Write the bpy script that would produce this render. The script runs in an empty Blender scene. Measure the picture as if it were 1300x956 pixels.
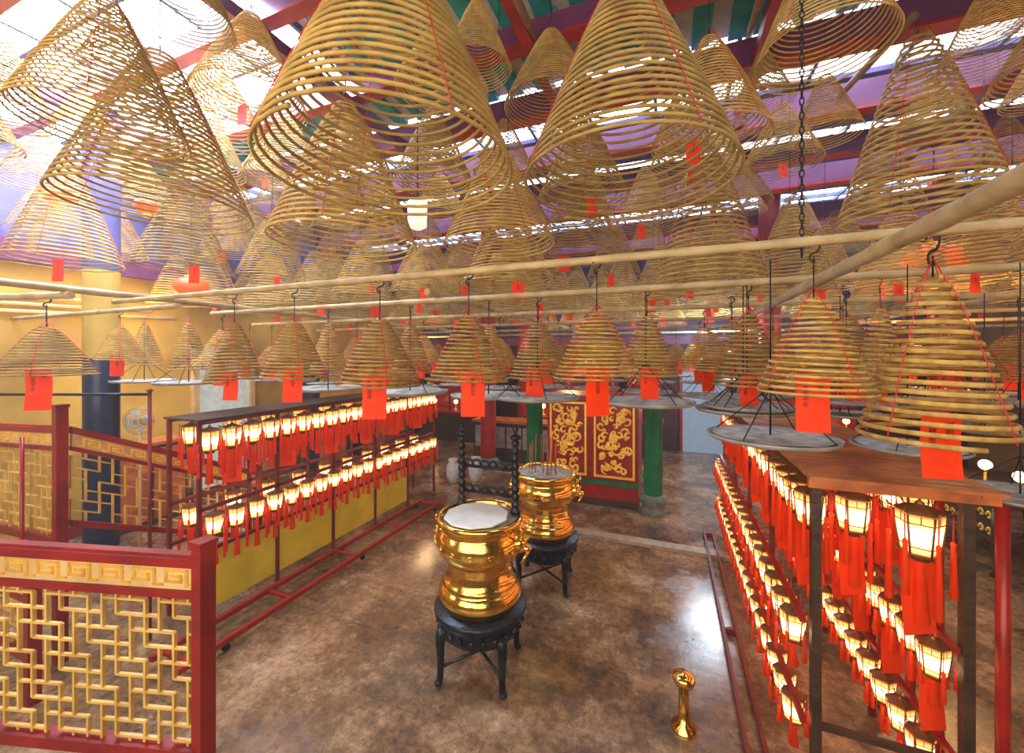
import bpy, math, random
from mathutils import Vector, Matrix
random.seed(11)
pi=math.pi
# ---------------------------------------------------------------- camera survey
F=505.0; H=2.8; TH=math.atan(200/505.0); S=math.sin(TH); C=math.cos(TH)
def at(u,v,d):
    t=(u-650)/F
    return Vector((d*(-S+C*t), d*(C+S*t), H-(v-450)*d/F))
def onY(u,Y):
    t=(u-650)/F; d=Y/(C+S*t)
    return d*(-S+C*t), d
# ---------------------------------------------------------------- materials
def M(name,c1,c2=None,rough=.6,metal=0.0,scale=8,bump=0.0,es=0.0,ecol=None,rnd=0.0,bscale=None,spec=.5,detail=4):
    m=bpy.data.materials.new(name); m.use_nodes=True
    nt=m.node_tree; N=nt.nodes; L=nt.links
    b=N['Principled BSDF']
    c2=c2 or tuple(x*.7 for x in c1)
    tc=N.new('ShaderNodeTexCoord'); nz=N.new('ShaderNodeTexNoise')
    nz.inputs['Scale'].default_value=scale; nz.inputs['Detail'].default_value=detail
    L.new(tc.outputs['Object'],nz.inputs['Vector'])
    r=N.new('ShaderNodeValToRGB')
    r.color_ramp.elements[0].position=.35; r.color_ramp.elements[1].position=.65
    r.color_ramp.elements[0].color=(*c2,1); r.color_ramp.elements[1].color=(*c1,1)
    L.new(nz.outputs['Fac'],r.inputs['Fac'])
    out=r.outputs['Color']
    if rnd>0:
        oi=N.new('ShaderNodeObjectInfo'); mr=N.new('ShaderNodeMapRange')
        mr.inputs['To Min'].default_value=1-rnd; mr.inputs['To Max'].default_value=1+rnd
        L.new(oi.outputs['Random'],mr.inputs['Value'])
        hs=N.new('ShaderNodeHueSaturation'); L.new(mr.outputs[0],hs.inputs['Value'])
        L.new(out,hs.inputs['Color']); out=hs.outputs['Color']
    L.new(out,b.inputs['Base Color'])
    b.inputs['Roughness'].default_value=rough; b.inputs['Metallic'].default_value=metal
    b.inputs['Specular IOR Level'].default_value=spec
    if bump>0:
        n2=N.new('ShaderNodeTexNoise'); n2.inputs['Scale'].default_value=bscale or scale*4
        L.new(tc.outputs['Object'],n2.inputs['Vector'])
        bp=N.new('ShaderNodeBump'); bp.inputs['Strength'].default_value=bump; bp.inputs['Distance'].default_value=.02
        L.new(n2.outputs['Fac'],bp.inputs['Height']); L.new(bp.outputs['Normal'],b.inputs['Normal'])
    if es>0:
        b.inputs['Emission Color'].default_value=(*(ecol or c1),1)
        b.inputs['Emission Strength'].default_value=es
    return m
coilM=M('incense_paste',(.62,.40,.11),(.40,.24,.055),.75,scale=5,rnd=.25)
coilS=M('incense_paste_small',(.58,.36,.10),(.36,.20,.045),.75,scale=5,rnd=.28)
wireM=M('black_iron_wire',(.03,.03,.035),rough=.5,metal=.6)
threadM=M('red_thread',(.75,.02,.02),rough=.6)
tagM=M('glowing_red_paper',(.86,.05,.010),(.72,.032,.006),.6,scale=3,es=.14,ecol=(1,.06,.0),spec=.2)  # paper and tassels are no lamps; a faint red glow is put in
inkM=M('dark_ink',(.07,.010,.01),rough=.6)
poleM=M('bamboo_pole_paint',(.58,.42,.21),(.38,.26,.12),.55,scale=6,bump=.3)
trayM=M('grey_tin_tray',(.42,.39,.37),(.26,.24,.22),.5,metal=.25,scale=6)
ashM=M('incense_ash',(.52,.49,.45),(.26,.24,.21),.9,scale=14,bump=.6)
goldM=M('polished_brass',(1.0,.68,.17),(.90,.54,.10),.16,metal=1,scale=7,bump=.08,bscale=30)
gildM=M('glowing_gilded_carving',(1.0,.66,.12),(.8,.42,.05),.35,metal=.6,scale=12,es=.16,ecol=(1,.6,.08))  # faint golden glow put into the gilding, which is no light source
ironM=M('dark_cast_iron',(.045,.05,.06),(.02,.02,.025),.38,metal=.7,scale=10,bump=.3)
redM=M('red_lacquer',(.42,.020,.013),(.28,.012,.010),.35,scale=5)
railM=M('dark_red_railing_paint',(.32,.018,.014),(.20,.010,.010),.35,scale=5)
maroonM=M('maroon_paint',(.24,.025,.02),(.14,.015,.012),.45,scale=5)
creamM=M('cream_board',(.72,.50,.24),(.54,.35,.14),.5,scale=5)
lattM=M('gilt_lattice',(.80,.52,.14),(.58,.33,.07),.42,scale=5)
yelM=M('yellow_panel',(.92,.68,.04),(.72,.54,.03),.5,scale=3)
greenM=M('green_lacquer',(.01,.22,.09),(.008,.13,.05),.3,scale=5)
frameM=M('dark_bronze_frame',(.30,.13,.04),(.17,.065,.022),.4,metal=.4)
whiteM=M('white_slab',(.95,.92,.88),(.8,.78,.74),.5,scale=5)
woodM=M('red_orange_worn_wood',(.68,.20,.05),(.36,.09,.03),.4,scale=6)
darkM=M('dark_wood',(.08,.04,.022),(.04,.02,.013),.45,scale=6,bump=.3)
navyM=M('navy_column_paint',(.025,.03,.06),(.015,.018,.035),.35)
purM=M('violet_red_beam',(.20,.035,.12),(.12,.025,.10),.5,scale=3)
mulM=M('blue_grey_glazing_bar',(.12,.14,.24),(.08,.09,.17),.5,scale=3)
purD=M('haze_violet_plaster',(.11,.08,.19),(.055,.045,.12),.8,scale=2)  # violet tint of the overhead haze is put into the plaster colour
lavM=M('haze_violet_blue_plaster',(.12,.09,.24),(.07,.055,.16),.8,scale=2)  # upper wall colour carries the violet-blue cast of the haze
tealM=M('teal_roof_tile',(.03,.36,.32),(.02,.24,.24),.6)
cremT=M('cream_roof_tile',(.65,.57,.50),(.5,.44,.38),.7)
skyM=M('skylight_glass',(.8,.88,1),rough=.3,es=8.5,ecol=(.68,.82,1.0))
skyB=M('bright_skylight_glass',(.8,.88,1),rough=.3,es=52.0,ecol=(.62,.79,1.0))
lampR=M('red_lantern_silk',(.8,.05,.003),(.6,.03,.003),.5,es=1.0,ecol=(1,.12,.0))
lampY=M('yellow_fringe',(.9,.5,.06),rough=.6,es=.4,ecol=(1,.5,.05))
doorGl=M('daylit_opening',(.5,.55,.55),rough=.4,es=.25,ecol=(.8,.9,.8))
doorB=M('daylit_back_opening',(.10,.13,.17),rough=.4,es=.30,ecol=(.6,.78,1))
brownPole=M('brown_timber',(.25,.11,.05),(.16,.07,.03),.6,scale=6)
bluepl=M('grey_plastic',(.30,.32,.36),(.20,.22,.26),.5)
porc=M('white_porcelain',(.75,.77,.78),(.5,.56,.66),.25,scale=10)
stickM=M('incense_sticks',(.55,.10,.04),rough=.7)
stoneM=M('carved_stone',(.2,.23,.2),(.1,.13,.1),.6)
warmbulb=M('warm_bulb',(1,.7,.3),es=10,ecol=(1,.6,.22))
def glassmat():
    m=bpy.data.materials.new('glowing_lantern_glass'); m.use_nodes=True; nt=m.node_tree;N=nt.nodes;L=nt.links;b=N['Principled BSDF']
    tc=N.new('ShaderNodeTexCoord'); sp=N.new('ShaderNodeSeparateXYZ'); L.new(tc.outputs['Object'],sp.inputs[0])
    mr=N.new('ShaderNodeMapRange'); mr.inputs['From Min'].default_value=-.245; mr.inputs['From Max'].default_value=-.045
    L.new(sp.outputs['Z'],mr.inputs['Value'])
    r=N.new('ShaderNodeValToRGB'); e=r.color_ramp.elements
    e[0].position=0; e[0].color=(1,.22,.02,1); e[1].position=1; e[1].color=(1,.16,.015,1)
    x=e.new(.25); x.color=(1,.62,.22,1); x=e.new(.5); x.color=(1,.80,.46,1); x=e.new(.75); x.color=(1,.46,.10,1)
    L.new(mr.outputs[0],r.inputs['Fac']); L.new(r.outputs['Color'],b.inputs['Emission Color'])
    b.inputs['Base Color'].default_value=(.8,.55,.25,1); b.inputs['Roughness'].default_value=.3
    r2=N.new('ShaderNodeValToRGB'); e=r2.color_ramp.elements
    e[0].position=0; e[0].color=(.22,.22,.22,1); e[1].position=1; e[1].color=(.15,.15,.15,1); x=e.new(.42); x.color=(1,1,1,1)
    L.new(mr.outputs[0],r2.inputs['Fac'])
    mt=N.new('ShaderNodeMath'); mt.operation='MULTIPLY'; mt.inputs[1].default_value=4.8
    L.new(r2.outputs['Color'],mt.inputs[0]); L.new(mt.outputs[0],b.inputs['Emission Strength'])
    return m
glassM=glassmat()

def wallmat(name,c1,c2):
    return M(name,c1,c2,.75,scale=.9,bump=.15,bscale=30,detail=8)
wallY=wallmat('yellow_limewash',(.62,.38,.06),(.36,.20,.03))
wallD=wallmat('dark_red_wall',(.10,.03,.02),(.05,.02,.015))
wallP=wallmat('smoke_stained_wall',(.28,.14,.05),(.14,.07,.03))

def floormat():
    m=bpy.data.materials.new('worn_wet_stone_floor'); m.use_nodes=True
    nt=m.node_tree;N=nt.nodes;L=nt.links;b=N['Principled BSDF']
    tc=N.new('ShaderNodeTexCoord')
    br=N.new('ShaderNodeTexBrick'); br.inputs['Scale'].default_value=1
    br.inputs['Brick Width'].default_value=1.3; br.inputs['Row Height'].default_value=.65; br.inputs['Mortar Size'].default_value=.010
    br.inputs['Color1'].default_value=(.34,.20,.105,1); br.inputs['Color2'].default_value=(.21,.12,.065,1); br.inputs['Mortar'].default_value=(.09,.06,.045,1)
    L.new(tc.outputs['Object'],br.inputs['Vector'])
    n1=N.new('ShaderNodeTexNoise'); n1.inputs['Scale'].default_value=1.3; n1.inputs['Detail'].default_value=12; n1.inputs['Roughness'].default_value=.76
    L.new(tc.outputs['Object'],n1.inputs['Vector'])
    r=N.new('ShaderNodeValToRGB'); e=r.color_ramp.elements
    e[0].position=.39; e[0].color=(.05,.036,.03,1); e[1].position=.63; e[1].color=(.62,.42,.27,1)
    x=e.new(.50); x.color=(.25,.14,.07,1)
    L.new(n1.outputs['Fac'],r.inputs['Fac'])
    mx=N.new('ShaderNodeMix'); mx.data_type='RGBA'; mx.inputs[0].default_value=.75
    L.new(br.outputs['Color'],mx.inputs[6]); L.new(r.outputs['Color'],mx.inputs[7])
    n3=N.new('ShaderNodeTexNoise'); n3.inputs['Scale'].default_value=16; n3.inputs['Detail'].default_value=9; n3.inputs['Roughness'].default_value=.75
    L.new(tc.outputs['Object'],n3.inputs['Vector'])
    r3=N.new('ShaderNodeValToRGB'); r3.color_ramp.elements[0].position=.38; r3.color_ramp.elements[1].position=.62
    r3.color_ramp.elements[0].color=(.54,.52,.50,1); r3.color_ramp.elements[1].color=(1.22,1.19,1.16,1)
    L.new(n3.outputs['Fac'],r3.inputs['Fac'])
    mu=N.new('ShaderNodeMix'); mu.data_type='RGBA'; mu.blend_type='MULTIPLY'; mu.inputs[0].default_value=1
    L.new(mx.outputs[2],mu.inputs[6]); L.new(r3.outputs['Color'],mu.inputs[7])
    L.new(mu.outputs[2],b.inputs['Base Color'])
    n2=N.new('ShaderNodeTexNoise'); n2.inputs['Scale'].default_value=.9; n2.inputs['Detail'].default_value=8; n2.inputs['Roughness'].default_value=.7
    L.new(tc.outputs['Object'],n2.inputs['Vector'])
    mr=N.new('ShaderNodeMapRange'); mr.inputs['From Min'].default_value=.46; mr.inputs['From Max'].default_value=.58
    mr.inputs['To Min'].default_value=.05; mr.inputs['To Max'].default_value=.30
    L.new(n2.outputs['Fac'],mr.inputs['Value']); L.new(mr.outputs[0],b.inputs['Roughness'])
    b.inputs['Specular IOR Level'].default_value=1.0
    bp=N.new('ShaderNodeBump'); bp.inputs['Strength'].default_value=.18; bp.inputs['Distance'].default_value=.012
    L.new(n3.outputs['Fac'],bp.inputs['Height']); L.new(bp.outputs['Normal'],b.inputs['Normal'])
    return m
floorM=floormat()

# ---------------------------------------------------------------- mesh builder
class MB:
    def __init__(s): s.v=[];s.f=[];s.m=[];s.s=[];s.mats=[]
    def mi(s,mat):
        if mat not in s.mats: s.mats.append(mat)
        return s.mats.index(mat)
    def add(s,vs,fs,mat,sm=False):
        o=len(s.v); k=s.mi(mat); s.v+= [tuple(p) for p in vs]
        for f in fs: s.f.append(tuple(i+o for i in f)); s.m.append(k); s.s.append(sm)
        return s
    def hexa(s,P,mat):
        return s.add(P,[(0,3,2,1),(4,5,6,7),(0,1,5,4),(1,2,6,5),(2,3,7,6),(3,0,4,7)],mat)
    def box(s,x0,x1,y0,y1,z0,z1,mat):
        return s.hexa([(x0,y0,z0),(x1,y0,z0),(x1,y1,z0),(x0,y1,z0),(x0,y0,z1),(x1,y0,z1),(x1,y1,z1),(x0,y1,z1)],mat)
    def tube(s,pts,r,mat,n=8,cap=True,closed=False):
        pts=[Vector(p) for p in pts]; L=len(pts)
        rs=r if isinstance(r,(list,tuple)) else [r]*L
        vs=[];fs=[]; up=None
        for i,p in enumerate(pts):
            if closed: t=pts[(i+1)%L]-pts[i-1]
            else: t=pts[min(i+1,L-1)]-pts[max(i-1,0)]
            t.normalize()
            if up is None:
                up=Vector((0,0,1)) if abs(t.z)<.9 else Vector((1,0,0))
            a=t.cross(up)
            if a.length<1e-4: a=t.orthogonal()
            a.normalize(); b=a.cross(t); b.normalize(); up=b
            for k in range(n):
                w=2*pi*k/n; vs.append(p+(a*math.cos(w)+b*math.sin(w))*rs[i])
        for i in range(L if closed else L-1):
            j=(i+1)%L
            for k in range(n):
                fs.append((i*n+k,i*n+(k+1)%n,j*n+(k+1)%n,j*n+k))
        s.add(vs,fs,mat,True)
        if cap and not closed:
            s.f.append(tuple(len(s.v)-len(vs)+k for k in range(n))[::-1]); s.m.append(s.mi(mat)); s.s.append(False)
            s.f.append(tuple(len(s.v)-n+k for k in range(n))); s.m.append(s.mi(mat)); s.s.append(False)
        return s
    def lathe(s,prof,mat,n=32,c=(0,0,0),sm=True,rot=0,lobe=0,lobes=0):
        vs=[];fs=[]
        for r,z in prof:
            for k in range(n):
                w=2*pi*k/n+rot; rr=max(r,1e-4)*(1+lobe*math.cos(lobes*w))
                vs.append((c[0]+rr*math.cos(w),c[1]+rr*math.sin(w),c[2]+z))
        for i in range(len(prof)-1):
            for k in range(n):
                fs.append((i*n+k,i*n+(k+1)%n,(i+1)*n+(k+1)%n,(i+1)*n+k))
        return s.add(vs,fs,mat,sm)
    def ball(s,c,r,mat,n=10,sc=(1,1,1)):
        prof=[(math.sin(pi*i/6),-math.cos(pi*i/6)) for i in range(7)]
        vs=[];fs=[]
        for a,z in prof:
            for k in range(n):
                w=2*pi*k/n; vs.append((c[0]+r*sc[0]*max(a,1e-3)*math.cos(w),c[1]+r*sc[1]*max(a,1e-3)*math.sin(w),c[2]+r*sc[2]*z))
        for i in range(6):
            for k in range(n): fs.append((i*n+k,i*n+(k+1)%n,(i+1)*n+(k+1)%n,(i+1)*n+k))
        return s.add(vs,fs,mat,True)
    def mesh(s,name,off=(0,0,0)):
        me=bpy.data.meshes.new(name)
        me.from_pydata([(a-off[0],b-off[1],c-off[2]) for a,b,c in s.v],[],s.f)
        for m in s.mats: me.materials.append(m)
        me.polygons.foreach_set('material_index',s.m); me.polygons.foreach_set('use_smooth',s.s)
        me.update(); return me
COL=bpy.context.scene.collection
def top(name,label,cat,loc=(0,0,0),mesh=None,group=None,kind=None,rz=0,scale=1,rot=None):
    o=bpy.data.objects.new(name,mesh); COL.objects.link(o)
    o.location=loc; o.rotation_euler=rot or (0,0,rz)
    o.scale=scale if isinstance(scale,(tuple,list)) else (scale,)*3
    if label: o['label']=label
    if cat: o['category']=cat
    if group: o['group']=group
    if kind: o['kind']=kind
    if mesh is None: o.empty_display_size=.1
    return o
def kid(parent,name,mesh,label=None,loc=(0,0,0),scale=(1,1,1),rz=0):
    o=bpy.data.objects.new(name,mesh); COL.objects.link(o); o.parent=parent
    o.location=loc; o.scale=scale; o.rotation_euler=(0,0,rz)
    if label: o['label']=label
    return o
def part(root,name,mb,label=None): # world coordinates in mb
    off=root.location
    return kid(root,name,mb.mesh(name,off),label)
def struct(name,mb):
    o=bpy.data.objects.new(name,mb.mesh(name)); COL.objects.link(o); o['kind']='structure'; return o
# ---------------------------------------------------------------- ink writing
def glyphs(body,size):
    try:
        cu=bpy.data.curves.new('ink','FONT'); cu.body=body; cu.size=size; cu.align_x='CENTER'; cu.resolution_u=2; cu.space_line=.95
        o=bpy.data.objects.new('ink',cu); COL.objects.link(o)
        dg=bpy.context.evaluated_depsgraph_get(); me=bpy.data.meshes.new_from_object(o.evaluated_get(dg))
        vs=[tuple(v.co) for v in me.vertices]; fs=[tuple(p.vertices) for p in me.polygons]
        bpy.data.objects.remove(o); return vs,fs
    except Exception as e:
        print('glyph fail',e); return [],[]
def tagmesh(w,h,cols,name,k=.11):
    mb=MB(); vs=[];fs=[]; n=6
    for side in (0,1):
        for i in range(n+1):
            z=-h*i/n; y=.03*h*math.sin(i/n*pi*1.2)+side*.004*h
            vs+=[(-w/2,y,z),(w/2,y,z)]
    for i in range(n): 
        a=2*i; fs.append((a,a+2,a+3,a+1)); b=a+2*(n+1); fs.append((b,b+1,b+3,b+2))
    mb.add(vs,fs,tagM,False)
    for q,body in enumerate(cols):
        gv,gf=glyphs(body,h*k)
        ox=(q-(len(cols)-1)/2)*w*.42
        P=[]
        for x,y,z in gv:
            zz=y-h*.22; f=-zz/h; P.append((x+ox,.03*h*math.sin(max(0,min(1,f))*pi*1.2)-.012*h,zz))
        if P: mb.add(P,gf,inkM)
    return mb.mesh(name)
# ---------------------------------------------------------------- coil prototypes
def coilprof(s,e=.88): return .12+.88*(s**e)
def spiral(turns,hgt,rw,mat,name,seg=34,ns=5,wob=.012,seed=1,e=.88):
    rr=random.Random(seed); mb=MB(); pts=[]
    ph=[rr.uniform(0,6) for _ in range(6)]
    N=turns*seg
    for i in range(N+1):
        s=i/N; a=2*pi*i/seg
        r=coilprof(s,e)*(1+wob*math.sin(s*37+ph[0]))
        z=hgt*(1-s)+wob*1.2*math.sin(a+ph[1]+s*9)+wob*.3*math.sin(2*a+ph[2])
        pts.append((r*math.cos(a),r*math.sin(a),z))
    mb.tube(pts,rw,mat,ns)
    return mb.mesh(name)
def threads(hgt,n,rw,name,e=.88):
    mb=MB()
    for k in range(n):
        a=2*pi*k/n+.4
        pts=[(0,0,hgt*1.12)]+[((coilprof(s,e)+.02)*math.cos(a),(coilprof(s,e)+.02)*math.sin(a),hgt*(1-s)) for s in (0,.1,.25,.5,.75,.97)]
        mb.tube(pts,rw,threadM,4)
    return mb.mesh(name)
bigH=2.0; smH=1.6
bigC=[spiral(26,bigH,.0155,coilM,'coil',seed=s,wob=w,seg=36) for s,w in ((1,.002),(2,.004),(3,.003))]
bigC2=[spiral(22,bigH,.0185,coilM,'coil',seed=s,wob=.003,seg=26,ns=4) for s in (4,5)]
bigT=threads(bigH,4,.0045,'thread')
smC=[spiral(17,smH,.025,coilS,'coil',seed=s,wob=w,seg=28,e=.80) for s,w in ((6,.005),(7,.008),(8,.012))]
smT=threads(smH,4,.010,'thread',.80)
def wiremesh(r):
    mb=MB(); mb.tube([(0,0,0),(0,0,1)],r,wireM,5); return mb.mesh('hanging_wire')
wireBig=wiremesh(.008); wireSm=wiremesh(.014)
def hookmesh(r,sz):
    mb=MB(); pts=[]
    for i in range(13):
        a=-pi*.5+pi*1.45*i/12; pts.append((sz*math.cos(a),0,sz+sz*math.sin(a)))
    for i in range(1,9):
        a=pi*.5+pi*1.1*i/8; pts.insert(0,(sz*.7*math.cos(a),0,-sz*.7+sz*.7*math.sin(a)))
    mb.tube(pts,r,wireM,6); return mb.mesh('hook')
hookS=hookmesh(.018,.10)
tagsS=[tagmesh(.58,1.08,b,'paper_tag') for b in (('合\n家\n平\n安','福'),('身\n體\n健\n康','順\n利'),('萬\n事\n如\n意',))]
tagB=tagmesh(.26,.44,('平\n安\n福',),'paper_tag')
placed=[]
def hit(x,y,z,R,h):
    worst=0
    for (a,b,c,r,k) in placed:
        if z<c+k and c<z+h:
            lo=max(z,c); f1=1-.8*(lo-z)/h; f2=1-.8*(lo-c)/k
            g=(R*f1+r*f2)-math.hypot(x-a,y-b)
            worst=max(worst,g)
    return worst
def bigcoil(P,R,hs=1.0,tag=False,far=False,topz=5.85):
    placed.append((P[0],P[1],P[2],R,R*hs*bigH))
    r=top('incense_coil','large tan cone-shaped incense coil hanging high on wire','incense coil',P,group='large hanging incense coils',rz=random.uniform(-.4,.4)+TH,scale=(R,R,R*hs))
    kid(r,'coil',random.choice(bigC2 if far else bigC),rz=random.uniform(0,6))
    if not far: kid(r,'thread',bigT,'thin red suspension thread')
    z=bigH; kid(r,'hanging_wire',wireBig,'thin black wire',loc=(0,0,z),scale=(1,1,max(.1,(topz-P[2])/(R*hs)-z)))
    if tag: kid(r,'paper_tag',tagB,'red paper prayer tag',loc=(random.uniform(-.3,.3),0,.1))
    return r
def smallcoil(P,R,hs=1.0,tag=True,pz=3.3,far=False,lean=0):
    placed.append((P[0],P[1],P[2],R,R*hs*smH))
    r=top('incense_coil','small brown cone incense coil hanging from bamboo pole','incense coil',P,group='small hanging incense coils',rz=TH+random.uniform(-.35,.35),scale=(R,R,R*hs))
    kid(r,'coil',random.choice(smC),rz=random.uniform(0,6))
    kid(r,'thread',smT,'red suspension thread')
    L=(pz-P[2])/(R*hs)-smH
    if L>.3:
        kid(r,'hook',hookS,'black wire hook',loc=(0,0,(pz-P[2])/(R*hs)-.2))
        kid(r,'hanging_wire',wireSm,'thin black wire',loc=(0,0,smH),scale=(1,1,L-.25))
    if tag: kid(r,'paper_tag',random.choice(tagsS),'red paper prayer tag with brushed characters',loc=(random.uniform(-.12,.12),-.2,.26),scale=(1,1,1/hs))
    return r
# tray
def traymeshes():
    a=MB(); a.lathe([(0,0),(.30,0),(.31,.008),(.315,.024),(.308,.024),(.297,.012),(0,.01)],trayM,40)
    b=MB(); 
    vs=[(0,0,.022)];fs=[]; n=28
    rings=[.08,.16,.23,.285]; rr=random.Random(3)
    for q in rings:
        for k in range(n): vs.append((q*math.cos(2*pi*k/n),q*math.sin(2*pi*k/n),.016+rr.uniform(0,.01)))
    for k in range(n): fs.append((0,1+k,1+(k+1)%n))
    for j in range(3):
        for k in range(n): fs.append((1+j*n+k,1+(j+1)*n+k,1+(j+1)*n+(k+1)%n,1+j*n+(k+1)%n))
    b.add(vs,fs,ashM,True)
    c=MB()
    for k in range(4):
        w=2*pi*k/4+.5; c.tube([(.30*math.cos(w),.30*math.sin(w),.02),(0,0,.28)],.0035,wireM,5)
    c.tube([(0,0,.015),(0,0,.36)],.005,wireM,6)
    return a.mesh('tray_plate'),b.mesh('ash'),c.mesh('hanger_rods')
trA,trB,trC=traymeshes()
wireT=wiremesh(.004)
def tray(x,y,z=2.43,s=1.0,pz=3.3):
    r=top('ash_tray','round grey metal ash tray hung under incense coils','tray',(x,y,z),group='hanging ash trays',rz=random.uniform(0,1),scale=s)
    kid(r,'tray_plate',trA); kid(r,'ash',trB,'grey powdery incense ash'); kid(r,'hanger_rods',trC,'thin black iron hanger rods')
    kid(r,'hanging_wire',wireT,'thin black wire',loc=(0,0,.34),scale=(1,1,(pz-z)/s-.34))
# ---------------------------------------------------------------- room shell
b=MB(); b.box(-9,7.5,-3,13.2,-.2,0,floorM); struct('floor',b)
b=MB(); b.box(-8.8,-8.5,-3,13,0,4.2,wallY); b.box(-8.8,-8.5,-3,13,4.2,6.1,lavM); struct('wall_left',b)
b=MB(); b.box(6.5,6.8,-3,13,0,4.2,wallP); b.box(6.5,6.8,-3,13,4.2,6.1,purD); struct('wall_right',b)
b=MB(); b.box(-8.8,6.8,12.6,12.9,0,3.2,wallD); b.box(-8.8,6.8,12.6,12.9,3.2,6.1,purD); struct('wall_back',b)
b=MB(); b.box(-8.8,6.8,-3.2,-3,0,6.1,wallP); struct('wall_front',b)
b=MB(); b.box(-8.5,-8.38,-3,12.6,4.1,4.4,purM); struct('trim_1',b)
b=MB(); b.box(-8.5,6.5,12.45,12.6,3.1,3.35,purM); struct('trim_2',b)
b=MB(); b.box(-8.5,-8.42,-3,12.6,0,.18,maroonM); struct('baseboard_left',b)
ZC=6.0
def ceil(y0,y1,mat,x0=-8.8,x1=6.8):
    b=MB(); b.box(x0,x1,y0,y1,ZC,ZC+.12,mat); struct('ceiling',b)
def tiles(y0,y1,x0=-8.8,x1=6.8):
    b=MB(); x=x0;k=0
    while x<x1:
        b.box(x,x+.17,y0,y1,ZC+(0 if k%2 else .05),ZC+.12,tealM if k%2 else cremT); x+=.17;k+=1
    struct('ceiling',b)
def sky(i,x0,x1,y0,y1,mat,rows=1):
    b=MB(); b.box(x0,x1,y0,y1,ZC+.06,ZC+.1,mat); n=max(1,int((x1-x0)/.8))
    for k in range(n+1):
        x=x0+(x1-x0)*k/n; b.box(x-.02,x+.02,y0,y1,ZC-.02,ZC+.06,mulM)
    for j in range(1,rows+1):
        y=y0+(y1-y0)*j/(rows+1); b.box(x0,x1,y-.02,y+.02,ZC-.02,ZC+.06,mulM)
    struct('window_%d'%i,b)
ceil(-3.2,0.4,purD)
tiles(.4,1.5,-8.8,6.8); sky(1,-8.5,-3.4,1.5,3.6,skyB,3); tiles(1.5,3.6,-3.4,.6); tiles(3.6,4.6,-8.8,.6)
sky(4,.6,6.5,1.6,2.4,skyM); tiles(2.4,4.6,.6,6.8)
sky(2,-8.5,6.5,4.6,5.7,skyM)
ceil(5.7,6.9,purD); sky(3,-8.5,6.5,6.9,7.8,skyM); ceil(7.8,9.4,purD); sky(5,-8.5,6.5,9.4,10.2,skyM); ceil(10.2,12.9,purD)
def beam(y,z,w,h,mat=purM,lab='violet-red painted timber roof beam'):
    b=MB(); b.box(-8.5,6.5,y-w/2,y+w/2,z-h/2,z+h/2,mat)
    b.box(-8.5,6.5,y-w/2-.015,y+w/2+.015,z-h/2-.03,z-h/2,redM)
    o=top('roof_beam',lab,'beam',(0,y,z),group='roof beams'); o2=part(o,'beam_body',b)
for y,z,w,h in ((.5,5.85,.14,.2),(1.5,5.85,.12,.16),(2.5,5.85,.1,.16),(3.6,5.85,.12,.2),(4.6,5.8,.16,.26),(5.7,5.75,.16,.3),(6.9,5.75,.14,.26),(7.8,5.7,.16,.3),(9.4,5.6,.16,.3),(10.3,5.6,.16,.3)):
    beam(y,z,w,h)
for x in (-6.4,-3.4,-1.2,.8,3.2,5.2):
    b=MB(); b.box(x-.05,x+.05,0,12.6,5.6,5.72,redM if x in(-1.2,.8) else purM)
    o=top('roof_rafter','red painted timber rafter under the roof','beam',(x,6,5.6),group='roof rafters'); part(o,'rafter_body',b)
for (p,q) in ((at(655,-5,3.0),at(712,125,5.5)),(at(968,-10,3.0),at(940,80,5.2)),(at(1160,20,3.2),at(1040,150,5.2)),(at(1130,95,4.6),at(960,110,4.8))):
    b=MB(); b.tube([p,q],.035,brownPole,8); o=top('timber_strut','slim brown timber strut under the roof','pole',tuple((p+q)/2)); part(o,'strut_body',b)
# ---------------------------------------------------------------- poles
def pole(p,q,r=.03,lab='pale bamboo-coloured suspension pole with wrapped joints'):
    p=Vector(p);q=Vector(q); b=MB(); n=max(2,int((q-p).length/.35)); pts=[];rs=[]
    for i in range(n*3+1):
        s=i/(n*3); pts.append(p+(q-p)*s); rs.append(r*(1.08 if i%3==0 else .98))
    b.tube(pts,rs,poleM,12)
    o=top('bamboo_pole',lab,'pole',tuple((p+q)/2),group='coil suspension poles'); part(o,'pole_body',b)
PZ=3.3
pole((-4.9,2.12,PZ),(2.3,2.12,PZ),.022)
for y,x0,x1 in ((3.17,-5.2,4.5),(4.6,-6.5,5.5),(6.2,-7,5.5),(7.8,-7.5,6),(9.6,-7.5,6)): pole((x0,y,PZ),(x1,y,PZ),.024)
pole((.82,.3,PZ-.062),(.82,6.0,PZ-.062),.033,'thick pale bamboo pole slung below the cross poles')
for x,y0,y1 in ((-4.75,1.2,9.9),(3.0,1.6,9.9),(-2.0,3.0,9.9)): pole((x,y0,PZ+.055),(x,y1,PZ+.055),.03)
pole((-7.9,1.0,PZ),(-4.7,1.75,PZ),.03); pole((-8.5,2.6,PZ),(-4.7,2.55,PZ),.026)
for y in (2.3,3.4): pole((1.2,y,5.3),(6.45,y,5.3),.03)
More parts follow.
